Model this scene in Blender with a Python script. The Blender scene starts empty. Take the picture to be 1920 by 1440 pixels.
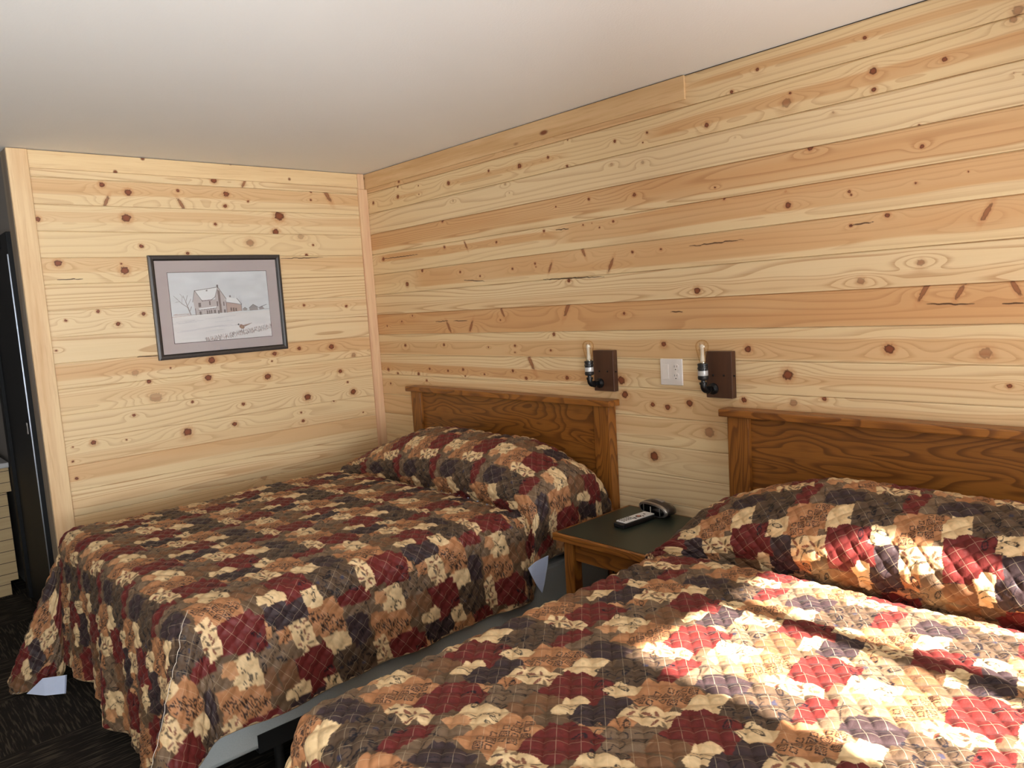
import bpy, bmesh, math, random
import numpy as np
from mathutils import Matrix, Vector
random.seed(7)
COL = bpy.context.scene.collection
SC = bpy.context.scene
# ------------------------------------------------------------------ helpers
def tag(o, label=None, cat=None, group=None, kind=None):
    if label: o['label'] = label
    if cat: o['category'] = cat
    if group: o['group'] = group
    if kind: o['kind'] = kind
    return o
def empty(name, loc, label=None, cat=None, group=None):
    o = bpy.data.objects.new(name, None); COL.objects.link(o)
    o.empty_display_size = .1
    o.location = loc
    return tag(o, label, cat, group)
def base_of(parent):
    v = Vector((0, 0, 0))
    while parent is not None:
        v += parent.location; parent = parent.parent
    return v
def link(name, me, mat, parent=None, smooth=False):
    """one mesh object; its vertices come in room coordinates"""
    if parent is not None:
        b = base_of(parent); me.transform(Matrix.Translation(-b))
    o = bpy.data.objects.new(name, me); COL.objects.link(o)
    if parent is not None: o.parent = parent
    if mat is not None:
        for m in (mat if isinstance(mat, (list, tuple)) else [mat]): me.materials.append(m)
    if smooth: me.shade_smooth()
    return o
def bm_obj(name, bm, mat, parent=None, smooth=False, sharp=None):
    me = bpy.data.meshes.new(name)
    bmesh.ops.recalc_face_normals(bm, faces=bm.faces)
    if sharp is not None:
        for f in bm.faces: f.smooth = True
        for e in bm.edges:
            if len(e.link_faces) != 2 or e.calc_face_angle(0) > sharp: e.smooth = False
    bm.to_mesh(me); bm.free()
    return link(name, me, mat, parent, smooth)
def box(bm, x0, x1, y0, y1, z0, z1, bev=0.0, seg=2, mi=0):
    vs = [bm.verts.new((x, y, z)) for z in (z0, z1) for y in (y0, y1) for x in (x0, x1)]
    fs = [bm.faces.new([vs[i] for i in q]) for q in ((0,2,3,1),(4,5,7,6),(0,1,5,4),(2,6,7,3),(0,4,6,2),(1,3,7,5))]
    for f in fs: f.material_index = mi
    if bev > 0:
        es = list({e for f in fs for e in f.edges})
        bmesh.ops.bevel(bm, geom=es, offset=bev, segments=seg, profile=.5, affect='EDGES')
    return bm
def BM(): return bmesh.new()
def boxo(name, mat, parent, x0, x1, y0, y1, z0, z1, bev=0.0, seg=2):
    return bm_obj(name, box(BM(), x0, x1, y0, y1, z0, z1, bev, seg), mat, parent)
def lathe(bm, prof, n=24, axis=(0,0,1), org=(0,0,0), caps=True):
    """prof: (radius, height) pairs revolved about an axis through org"""
    a = Vector(axis).normalized(); q = Vector((0,0,1)).rotation_difference(a); o = Vector(org)
    rings = []
    for r, h in prof:
        rings.append([bm.verts.new(o + q @ Vector((r*math.cos(2*math.pi*i/n), r*math.sin(2*math.pi*i/n), h))) for i in range(n)])
    for A, B in zip(rings, rings[1:]):
        for i in range(n): bm.faces.new((A[i], A[(i+1)%n], B[(i+1)%n], B[i]))
    if caps:
        bm.faces.new(rings[0][::-1]); bm.faces.new(rings[-1])
    return bm
def tube(bm, pts, r, n=10, caps=True):
    pts = [Vector(p) for p in pts]; rings = []
    up = Vector((0,0,1))
    for i, p in enumerate(pts):
        t = (pts[min(i+1, len(pts)-1)] - pts[max(i-1, 0)]).normalized()
        s = t.cross(up)
        if s.length < 1e-3: s = t.cross(Vector((1,0,0)))
        s.normalize(); w = s.cross(t); rr = r[i] if isinstance(r, (list, tuple)) else r
        rings.append([bm.verts.new(p + rr*(math.cos(2*math.pi*k/n)*s + math.sin(2*math.pi*k/n)*w)) for k in range(n)]); up = w
    for A, B in zip(rings, rings[1:]):
        for k in range(n): bm.faces.new((A[k], A[(k+1)%n], B[(k+1)%n], B[k]))
    if caps: bm.faces.new(rings[0][::-1]); bm.faces.new(rings[-1])
    return bm
def prism(bm, poly, y0, y1):
    """polygon of (x, z) extruded along y"""
    a = [bm.verts.new((x, y0, z)) for x, z in poly]; b = [bm.verts.new((x, y1, z)) for x, z in poly]; n = len(a)
    bm.faces.new(a); bm.faces.new(b[::-1])
    for i in range(n): bm.faces.new((a[i], b[i], b[(i+1)%n], a[(i+1)%n]))
    return bm
def grid_mesh(name, V, floats=None, colors=None, uv=None, smooth=True, flip=False):
    nu, nv = V.shape[:2]; N = nu*nv
    me = bpy.data.meshes.new(name)
    me.vertices.add(N); me.vertices.foreach_set('co', V.reshape(-1).astype(np.float32))
    i = np.arange(N).reshape(nu, nv)
    q = np.stack([i[:-1,:-1], i[1:,:-1], i[1:,1:], i[:-1,1:]], -1).reshape(-1, 4)
    if flip: q = q[:, ::-1]
    F = len(q)
    me.loops.add(4*F); me.loops.foreach_set('vertex_index', q.reshape(-1).astype(np.int32))
    me.polygons.add(F); me.polygons.foreach_set('loop_start', np.arange(0, 4*F, 4, dtype=np.int32))
    me.polygons.foreach_set('use_smooth', np.full(F, smooth))
    me.update(calc_edges=True)
    for k, a in (floats or {}).items():
        at = me.attributes.new(k, 'FLOAT', 'POINT'); at.data.foreach_set('value', a.reshape(-1).astype(np.float32))
    for k, a in (colors or {}).items():
        c = np.ones((N, 4), np.float32); c[:, :3] = a.reshape(N, 3)
        at = me.attributes.new(k, 'FLOAT_COLOR', 'POINT'); at.data.foreach_set('color', c.reshape(-1))
    if uv is not None:
        L = me.uv_layers.new(name='cloth'); L.data.foreach_set('uv', uv.reshape(N, 2)[q.reshape(-1)].reshape(-1).astype(np.float32))
    return me
def lin(r, g, b):
    f = lambda c: ((c/255+.055)/1.055)**2.4 if c > 10 else c/255/12.92
    return (f(r), f(g), f(b))
def sm(a, b, x):
    t = np.clip((x-a)/(b-a), 0, 1); return t*t*(3-2*t)
_rs = np.random.RandomState(5); _T = _rs.rand(256, 256)
def vnoise(x, y, seed=0):
    """smooth value noise in 0..1"""
    x = np.asarray(x, float) + seed*37.17; y = np.asarray(y, float) + seed*11.73
    xi = np.floor(x).astype(int); yi = np.floor(y).astype(int); fx = x-xi; fy = y-yi
    fx = fx*fx*fx*(fx*(fx*6-15)+10); fy = fy*fy*fy*(fy*(fy*6-15)+10)
    g = lambda a, b: _T[a % 256, b % 256]
    return (g(xi,yi)*(1-fx)+g(xi+1,yi)*fx)*(1-fy) + (g(xi,yi+1)*(1-fx)+g(xi+1,yi+1)*fx)*fy
# ------------------------------------------------------------------ materials
class NT:
    def __init__(s, name):
        s.m = bpy.data.materials.new(name); s.m.use_nodes = True; s.t = s.m.node_tree; s.t.nodes.clear()
        s.out = s.t.nodes.new('ShaderNodeOutputMaterial')
    def n(s, typ, **kw):
        nd = s.t.nodes.new('ShaderNode'+typ)
        for k, v in kw.items(): setattr(nd, k, v)
        return nd
    def set(s, nd, i, v):
        if v is None: return
        if hasattr(v, 'is_linked') or hasattr(v, 'links'): s.t.links.new(v, nd.inputs[i])
        else:
            inp = nd.inputs[i]
            if inp.type == 'RGBA' and len(v) == 3: v = (*v, 1)
            inp.default_value = v
    def math(s, op, a, b=None, c=None, clamp=False):
        nd = s.n('Math', operation=op, use_clamp=clamp)
        for i, v in enumerate((a, b, c)): s.set(nd, i, v)
        return nd.outputs[0]
    def mix(s, f, a, b, mode='MIX'):
        nd = s.n('MixRGB', blend_type=mode)
        s.set(nd, 0, f); s.set(nd, 1, a); s.set(nd, 2, b); return nd.outputs[0]
    def noise(s, vec, scale, detail=2, rough=.5, dist=0):
        nd = s.n('TexNoise'); s.set(nd, 'Vector', vec); nd.inputs['Scale'].default_value = scale
        nd.inputs['Detail'].default_value = detail; nd.inputs['Roughness'].default_value = rough; nd.inputs['Distortion'].default_value = dist
        return nd.outputs[0]
    def coord(s, kind='Object', scale=(1,1,1), loc=(0,0,0), rot=(0,0,0)):
        tc = s.n('TexCoord'); mp = s.n('Mapping'); mp.inputs['Scale'].default_value = scale
        mp.inputs['Location'].default_value = loc; mp.inputs['Rotation'].default_value = rot
        s.t.links.new(tc.outputs[kind], mp.inputs[0]); return mp.outputs[0]
    def attr(s, name, out='Fac'):
        nd = s.n('Attribute', attribute_name=name); return nd.outputs[out]
    def ramp(s, f, stops, interp='LINEAR'):
        nd = s.n('ValToRGB'); cr = nd.color_ramp; cr.interpolation = interp
        while len(cr.elements) < len(stops): cr.elements.new(.5)
        for e, (p, c) in zip(cr.elements, stops):
            e.position = p; e.color = (*c, 1) if len(c) == 3 else c
        s.set(nd, 0, f); return nd.outputs[0]
    def sstep(s, lo, hi, v):
        nd = s.n('MapRange', interpolation_type='SMOOTHSTEP'); s.set(nd, 0, v)
        nd.inputs[1].default_value = lo; nd.inputs[2].default_value = hi; return nd.outputs[0]
    def bump(s, h, strength=.3, dist=.001):
        nd = s.n('Bump'); nd.inputs['Strength'].default_value = strength; nd.inputs['Distance'].default_value = dist
        s.set(nd, 'Height', h); return nd.outputs[0]
    def bsdf(s, color, rough=.5, metal=0, spec=.5, normal=None, **kw):
        nd = s.n('BsdfPrincipled'); s.set(nd, 'Base Color', color); s.set(nd, 'Roughness', rough); s.set(nd, 'Metallic', metal)
        nd.inputs['Specular IOR Level'].default_value = spec
        if normal is not None: s.set(nd, 'Normal', normal)
        for k, v in kw.items(): s.set(nd, k, v)
        s.t.links.new(nd.outputs[0], s.out.inputs[0]); return s.m
def plain(name, rgb, rough=.5, metal=0, spec=.5, var=.06, scale=30, bump=0):
    t = NT(name); c = t.coord('Object'); f = t.noise(c, scale, 3)
    col = t.mix(f, tuple(v*(1-var) for v in rgb), tuple(min(1, v*(1+var)) for v in rgb))
    return t.bsdf(col, rough, metal, spec, t.bump(f, bump, .002) if bump else None)

def mat_pine():
    t = NT('knotty_pine')
    G, H, Q, S, C, T, LS = (t.attr(k) for k in ('grain', 'heart', 'knot', 'knot_strength', 'crack', 'tone', 'line'))
    co = t.coord('Object', (1.5, 1.5, 260)); fib = t.noise(co, 1.0, 3, .6)
    co2 = t.coord('Object', (1.2, 1.2, 40)); fib2 = t.noise(co2, 1.0, 2)
    cream = t.mix(T, PINE['cream'], PINE['pale'])
    base = t.mix(t.math('MULTIPLY', fib2, .45), cream, PINE['straw'])
    base = t.mix(H, base, PINE['orange'])
    fr = t.math('FRACT', G)
    line = t.math('MULTIPLY', t.sstep(.5, .95, fr), t.math('SUBTRACT', 1.0, t.sstep(.95, 1.0, fr)))
    base = t.mix(t.math('MULTIPLY', t.math('MULTIPLY', line, LS), t.math('MULTIPLY_ADD', fib, .85, .08)), base, PINE['line'])
    base = t.mix(t.math('MULTIPLY', t.sstep(.52, .8, fib), .22), base, PINE['line'])
    halo = t.math('MULTIPLY', t.math('SUBTRACT', 1.0, t.sstep(.9, 2.1, Q)), .5)
    base = t.mix(t.math('MULTIPLY', halo, S), base, PINE['halo'])
    core = t.math('SUBTRACT', 1.0, t.sstep(.75, 1.05, Q))
    kn = t.mix(t.sstep(.45, .95, Q), PINE['knot'], PINE['knotdark'])
    base = t.mix(t.math('MULTIPLY', core, S), base, kn)
    base = t.mix(t.math('MULTIPLY', t.math('SUBTRACT', 1.0, t.sstep(.8, 2.6, C)), .9), base, PINE['crack'])
    return t.bsdf(base, .48, 0, .35, t.bump(fib, .12, .0006))
PINE = dict(cream=lin(229,203,158), pale=lin(231,208,168), straw=lin(220,189,138), orange=lin(208,160,110), line=lin(172,118,72),
            halo=lin(186,120,72), knot=lin(134,76,48), knotdark=lin(76,42,27), crack=lin(60,32,18))
def mat_trim(name, axis='z', light=(232,202,158), dark=(216,178,134)):
    t = NT(name); sc = (9, 9, .5) if axis == 'z' else ((.5, 9, 9) if axis == 'x' else (9, .5, 9))
    c = t.coord('Object', sc); f = t.noise(c, 2.2, 4, .6, .4); f2 = t.noise(c, 14, 2)
    col = t.mix(t.sstep(.35, .68, f), lin(*light), lin(*dark)); col = t.mix(t.math('MULTIPLY', t.sstep(.5, .8, f2), .3), col, lin(180,128,84))
    kv = t.n('TexVoronoi'); t.set(kv, 'Vector', t.coord('Object', (8, 8, 3.2) if axis == 'z' else (3.2, 8, 8))); kv.inputs['Scale'].default_value = 1.0
    d = kv.outputs['Distance']
    col = t.mix(t.math('SUBTRACT', 1.0, t.sstep(.05, .12, d)), col, lin(128,76,48))
    return t.bsdf(col, .5, 0, .3)
def mat_oak(name, grain='x', dark=1.0):
    t = NT(name); sc = {'x': (1.3, 6, 6.5), 'z': (9, 9, .9), 'y': (6, 1.3, 6)}[grain]
    n = t.noise(t.coord('Object', sc), 1.0, 2, .4, .25)
    fr = t.math('FRACT', t.math('MULTIPLY', n, 21.0))
    line = t.math('MULTIPLY', t.sstep(.35, .9, fr), t.math('SUBTRACT', 1.0, t.sstep(.9, 1.0, fr)))
    sc2 = {'x': (10, 260, 260), 'z': (260, 260, 8), 'y': (260, 10, 260)}[grain]
    pore = t.noise(t.coord('Object', sc2), 1.0, 2)
    d = dark
    a = tuple(v*d for v in lin(168,108,46)); b = tuple(v*d for v in lin(104,58,24)); c0 = tuple(v*d for v in lin(150,92,38))
    col = t.mix(t.noise(t.coord('Object', (1, 1, 3)), 2, 2), a, c0)
    col = t.mix(t.math('MULTIPLY', line, .8), col, b)
    col = t.mix(t.math('MULTIPLY', t.sstep(.5, .72, pore), .4), col, b)
    return t.bsdf(col, .33, 0, .45, t.bump(pore, .1, .0004))
def mat_quilt():
    t = NT('quilt_print'); u = t.n('UVMap', uv_map='cloth').outputs[0]; sp = t.n('SeparateXYZ'); t.set(sp, 0, u)
    x, y = sp.outputs[0], sp.outputs[1]
    col = t.attr('print', 'Color')
    def line(ax, ay):
        f = t.math('FRACT', t.math('MULTIPLY_ADD', y, ay, t.math('MULTIPLY_ADD', x, ax, 100.5)))
        return t.math('ABSOLUTE', t.math('SUBTRACT', f, .5))
    m = t.math('MINIMUM', line(*Q1), line(*Q2))
    st = t.math('SUBTRACT', 1.0, t.sstep(.010, .022, m))
    w = t.noise(u, 55, 3, .6)
    col = t.mix(t.math('MULTIPLY', st, .19), col, lin(226,205,170))
    return t.bsdf(col, .5, 0, .22, t.bump(w, .5, .004), **{'Sheen Weight': .03, 'Sheen Roughness': .4})
Q1 = (.74/.050, .67/.050); Q2 = (.64/.045, -.77/.045)
def mat_ceiling():
    t = NT('ceiling_paint'); c = t.coord('Object'); a = t.noise(c, 1.3, 3, .5, .5); b = t.noise(c, 160, 3)
    col = t.mix(a, lin(230,228,224), lin(238,236,232))
    return t.bsdf(col, .62, 0, .3, t.bump(t.math('ADD', b, t.math('MULTIPLY', a, 3.0)), .25, .003))
def mat_carpet():
    t = NT('carpet'); c = t.coord('Object', (2, 2, 2)); ck = t.n('TexChecker'); t.set(ck, 0, c); ck.inputs['Scale'].default_value = 1.0
    a = t.noise(t.coord('Object', (9, 120, 1)), 1.0, 2, .5); b = t.noise(t.coord('Object', (120, 9, 1)), 1.0, 2, .5)
    f = t.mix(ck.outputs['Fac'], a, b); fine = t.noise(t.coord('Object'), 700, 1)
    col = t.ramp(f, [(0, lin(34,30,27)), (.52, lin(46,41,37)), (.62, lin(86,77,66)), (1, lin(104,94,80))])
    col = t.mix(t.math('MULTIPLY', fine, .35), col, lin(16,14,13))
    return t.bsdf(col, .95, 0, .1, t.bump(fine, .8, .004))
def mat_bulb():
    t = NT('amber_bulb_glass'); lw = t.n('LayerWeight'); lw.inputs[0].default_value = .35
    tint = t.mix(t.sstep(.2, .9, lw.outputs['Facing']), (1, .97, .90), (.80, .60, .34))
    tr = t.n('BsdfTransparent'); t.set(tr, 0, tint); gl = t.n('BsdfGlossy'); gl.inputs['Roughness'].default_value = .03
    mx = t.n('MixShader'); mx.inputs[0].default_value = .10; t.t.links.new(tr.outputs[0], mx.inputs[1]); t.t.links.new(gl.outputs[0], mx.inputs[2])
    t.t.links.new(mx.outputs[0], t.out.inputs[0]); return t.m
def mat_thin_glass(name, tint=(1,1,1), gloss=.12):
    t = NT(name); tr = t.n('BsdfTransparent'); t.set(tr, 0, tint); gl = t.n('BsdfGlossy'); gl.inputs['Roughness'].default_value = .02
    fr = t.n('Fresnel'); fr.inputs[0].default_value = 1.45; f = t.math('MULTIPLY_ADD', fr.outputs[0], .9, gloss*.2, True)
    mx = t.n('MixShader'); t.set(mx, 0, f); t.t.links.new(tr.outputs[0], mx.inputs[1]); t.t.links.new(gl.outputs[0], mx.inputs[2])
    t.t.links.new(mx.outputs[0], t.out.inputs[0]); return t.m
KB= [(1307,2365,9.0,0),(961,2406,7.7,0),(831,2400,3.9,0),(746,2394,4.0,0),(277,2375,8.6,0),(225,2391,4.3,0),(1635,2359,10.1,0),(381,2335,7.4,0),(365,2308,6.4,0),(359,2248,10.7,0),(579,2281,4.1,0),(578,2231,4.1,0),(79,2248,8.9,0),(868,2252,10.8,0),(1216,2262,6.4,0),(1455,2247,11.4,0),(1659,2253,6.8,0),(1783,2190,6.6,0),(2079,2248,7.0,0),(1795,2309,4.1,0),(2234,2213,3.7,0),(1340,2174,7.2,3),(897,2149,6.9,3),(1367,2125,4.5,3),(2229,2130,7.5,3),(2055,2151,6.3,3),(786,2049,8.0,0),(1695,2011,4.3,0),(1910,2018,6.5,0),(2176,2000,7.7,0),(1242,1885,6.5,0),(144,1885,11.2,0),(789,1901,8.1,0),(984,1893,9.8,1),(1604,1904,7.0,0),(2050,1899,5.6,0),(1866,1904,4.1,0),(1922,1906,3.3,0),(1966,1881,4.1,0),(1857,1781,11.7,1),(2151,1752,6.3,0),(2307,1750,4.6,0),(386,1712,13.1,0),(917,1750,7.0,0),(555,1784,8.5,0),(1089,1716,5.8,0),(1356,1736,6.5,0),(1527,1749,6.3,0),(1532,1732,3.6,0),(1633,1722,10.5,1),(2023,1705,13.0,1),(1755,1650,9.4,0),(1254,1513,12.4,1),(1733,1515,17.4,1),(2088,1480,6.5,0),(296,1483,5.6,0),(417,1515,5.5,0),(126,1458,5.7,0),(1235,1470,4.8,0),(315,1332,9.0,0),(718,1335,8.4,0),(1339,1331,6.6,0),(1335,1295,4.7,0),(1121,1322,4.9,0),(1604,1308,5.4,0),(1632,1388,8.9,0),(2301,1340,10.9,0),(99,1173,10.5,0),(206,1150,8.1,0),(436,1154,10.0,0),(556,1188,7.6,0),(738,1181,7.4,0),(882,1192,8.3,0),(1071,1170,6.0,0),(1309,1196,7.7,0),(1452,1247,18.6,1),(1410,1158,8.5,0),(1708,1171,9.8,0),(898,1155,5.2,0),(516,1115,7.7,0),(113,1081,7.0,0),(777,1439,14.5,1),(982,1441,14.0,1),(3178,2377,5.8,0),(2781,2376,6.5,0),(2670,2321,6.8,0),(2364,2391,4.8,0),(2314,2401,4.1,0),(2892,2229,15.7,2),(2908,2260,5.0,0),(2554,2220,9.3,0),(3204,2262,11.0,0),(3206,2201,7.8,0),(3424,2241,7.3,0),(3609,2305,9.1,2),(3621,2328,12.4,2),(2259,2250,5.8,0),(3066,2157,4.1,3),(2679,2147,3.8,3),(3613,2151,2.9,3),(3636,2141,2.9,3),(2980,2051,9.9,0),(3357,1985,6.4,0),(2583,1970,4.7,0),(3348,2055,3.8,0),(2891,1859,10.3,0),(2622,1920,4.7,0),(2883,1911,2.9,0),(3118,1876,5.5,0),(3125,1863,4.1,0),(3338,1872,3.9,0),(3492,1883,2.5,0),(3123,1758,5.5,0),(3247,1778,8.0,0),(3544,1752,12.2,1),(2307,1750,5.1,0),(3351,1610,10.5,2),(3156,1562,11.9,2),(3362,1517,13.2,1),(3469,1508,11.5,1),(3624,1512,12.2,1),(3249,1323,14.8,0),(3543,1311,17.0,2),(2875,1221,18.6,0),(2225,831,19.7,0),(2518,967,20.6,2),(2229,1068,9.7,0),(2309,1059,11.9,0),(2424,1085,13.9,0),(2896,1114,12.4,2),(3016,1135,8.0,0),(3609,1208,6.7,0),(2482,1563,13.3,0),(2710,1319,12.8,0),(2054,1171,17.5,0),(2072,1104,15.0,0),(2685,1113,10.9,0)]
KL= [(-1428,2424,9.6,0),(-1112,2409,7.9,0),(-985,2344,13.9,0),(-812,2338,11.9,1),(-1565,2289,11.5,0),(-1443,2256,15.0,0),(-1188,2278,7.8,0),(-922,2271,14.0,0),(-391,2310,6.3,0),(-285,2302,20.6,1),(-397,2261,6.3,0),(-1553,2205,12.7,1),(-1179,2206,14.6,1),(-935,2205,9.4,0),(-798,2236,6.0,0),(-1869,2107,11.0,0),(-1466,2124,19.4,0),(-1002,2102,8.2,0),(-615,2158,24.7,0),(-645,2064,17.3,0),(-1409,1978,9.9,0),(-811,1999,20.5,2),(-486,2037,17.7,3),(-409,1988,6.4,0),(-1806,1894,15.4,0),(-1516,1887,5.4,0),(-1504,1852,18.5,0),(-1171,1940,8.0,0),(-459,1925,8.9,0),(-1653,1647,7.5,0),(-1436,1622,8.9,0),(-1804,1610,6.3,0),(-1566,1577,9.8,0),(-507,1621,7.7,0),(-214,1602,8.1,0),(-1862,1464,5.2,0),(-1103,1342,16.7,0),(-565,1361,10.3,0),(-346,1352,16.0,0),(-727,1343,11.4,0),(-191,1285,13.7,2),(-747,1301,5.0,0),(-1511,1314,15.7,3),(-1447,1261,10.2,0),(-1134,1245,16.7,0),(-783,1212,16.4,0),(-297,1191,12.2,0),(-1415,1171,22.9,3),(-252,1116,6.8,0),(-216,1048,16.5,0),(-539,1055,18.4,0),(-1234,1121,7.1,0),(-947,1069,8.7,0),(-1330,1321,4.6,0),(-1844,974,4.3,0),(-1592,968,4.5,0),(-1541,1091,7.5,0),(-1852,900,5.8,0),(-1844,811,7.2,0),(-540,1055,8.9,0),(-215,1047,7.7,0),(-252,1116,3.1,0),(-592,967,5.9,0),(-583,914,8.9,0),(-156,905,4.7,0),(-361,1006,4.6,0),(-1277,958,20.9,0),(-1428,1172,23.1,3),(-868,616,16.2,3),(-1010,961,12.5,0),(-1749,980,11.1,0)]
CB= [(151,1888,522,1882),(651,1473,773,1478),(823,1475,954,1474),(946,1700,1124,1687),(1578,1666,1982,1654),(2342,1478,2406,1478),(1684,1903,1773,1896),(2450,1749,2705,1752),(3120,1758,3202,1761),(3368,1472,3513,1467),(3588,1465,3645,1465)]
CL= [(-1819,1814,-1702,1814),(-1492,1397,-1386,1392),(-629,1907,-348,1912)]
L_W1, L_G1, L_W2, L_G2, L_SUN, L_SKY, EXPO = 30, 190, 76, 600, 50, 1.0, 0.07
# ------------------------------------------------------------------ camera (fitted to the photograph)
CAM = (4.298, -2.7177, 1.5692); YAW, PIT, ROL, FPX = .8351, -.1096, .0626, 1414.84
def cam_rot():
    cy, sy, cp, sp, cr, sr = math.cos(YAW), math.sin(YAW), math.cos(PIT), math.sin(PIT), math.cos(ROL), math.sin(ROL)
    Rz = np.array([[cy,-sy,0],[sy,cy,0],[0,0,1]]); Rx = np.array([[1,0,0],[0,cp,-sp],[0,sp,cp]]); Ry = np.array([[cr,0,sr],[0,1,0],[-sr,0,cr]])
    return Rz @ Rx @ Ry
R = cam_rot()
cd = bpy.data.cameras.new('camera'); cam = bpy.data.objects.new('camera', cd); COL.objects.link(cam)
M = Matrix.Identity(4)
for i in range(3):
    M[i][0] = R[i, 0]; M[i][1] = R[i, 2]; M[i][2] = -R[i, 1]; M[i][3] = CAM[i]
cam.matrix_world = M; cd.sensor_fit = 'HORIZONTAL'; cd.sensor_width = 36; cd.lens = FPX/1920*36; cd.clip_start = .05
SC.camera = cam
# ------------------------------------------------------------------ materials used all over
pine = mat_pine(); trim_v = mat_trim('pine_trim_upright', 'z'); trim_x = mat_trim('pine_trim_long', 'x', (222,188,142), (206,166,118)); trim_y = mat_trim('pine_trim_side', 'y', (232,204,158), (222,190,144))
trim_pink = mat_trim('pine_trim_rosy', 'z', (230,196,156), (216,172,138))
oak_x = mat_oak('oak_lengthwise', 'x', .88); oak_z = mat_oak('oak_upright', 'z', .85); oak_y = mat_oak('oak_crosswise', 'y'); oak_panel = mat_oak('oak_panel', 'x', .78)
quilt_m = mat_quilt()
lining_m = plain('quilt_lining', lin(196,208,236), .7, bump=.1)
binding_m = plain('quilt_binding', lin(150,126,96), .7)
spring_m = plain('box_spring_fabric', lin(176,180,178), .8, scale=200, var=.12)
mattress_m = plain('mattress_ticking', lin(205,205,200), .8)
black_m = plain('black_steel', (.012,.012,.012), .45)
ceil_m = mat_ceiling(); carpet_m = mat_carpet()
wall_paint = plain('wall_paint', lin(226,216,200), .7, var=.02)
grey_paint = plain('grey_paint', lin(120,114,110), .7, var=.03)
grey_wood = mat_trim('shade_grey_board', 'z', (150,136,118), (124,110,96))  # end-board wood greyed: the shade on that face is in the colour
# ------------------------------------------------------------------ room shell
PITCH, ZB1, ZL1 = .1302, 2.3151, 2.313
def struct(o): return tag(o, kind='structure')
WX, WY = 5.2, -4.4
struct(boxo('floor', carpet_m, None, -2.0, WX, WY, 0, -.06, 0))
struct(boxo('ceiling', ceil_m, None, -2.0, WX+.1, WY-.1, .12, 2.44, 2.54))
wb = struct(boxo('wall_back', black_m, None, -.12, WX+.1, .0075, .12, 0, 2.44))  # black backing stands in for the shadow in the gap under the ceiling
wl = struct(boxo('wall_left', grey_wood, None, -.12, -.0075, -1.95, 0, 0, 2.44))
def wall_rows(z1):
    """heights and depths of the boards from the ceiling to the floor, and each row's number"""
    seams = [2.437] + [z1-PITCH*k for k in range(19)]
    z, d, row = [], [], []
    for k, (t, b) in enumerate(zip(seams, seams[1:])):
        b = max(b, 0)
        if t <= 0: break
        zz = [t, t-.0018, t-.0022, t-.0045, t-.008]; dd = [.007, .007, .0035, .0012, 0]
        n = max(2, int((t-.008-b)/.004))
        zz += list(np.linspace(t-.012, b+.0006, n)); dd += [0]*n
        zz.append(b); dd.append(.007)
        z += zz; d += dd; row += [k]*len(zz)
    return np.array(z), np.array(d), np.array(row), seams
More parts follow.
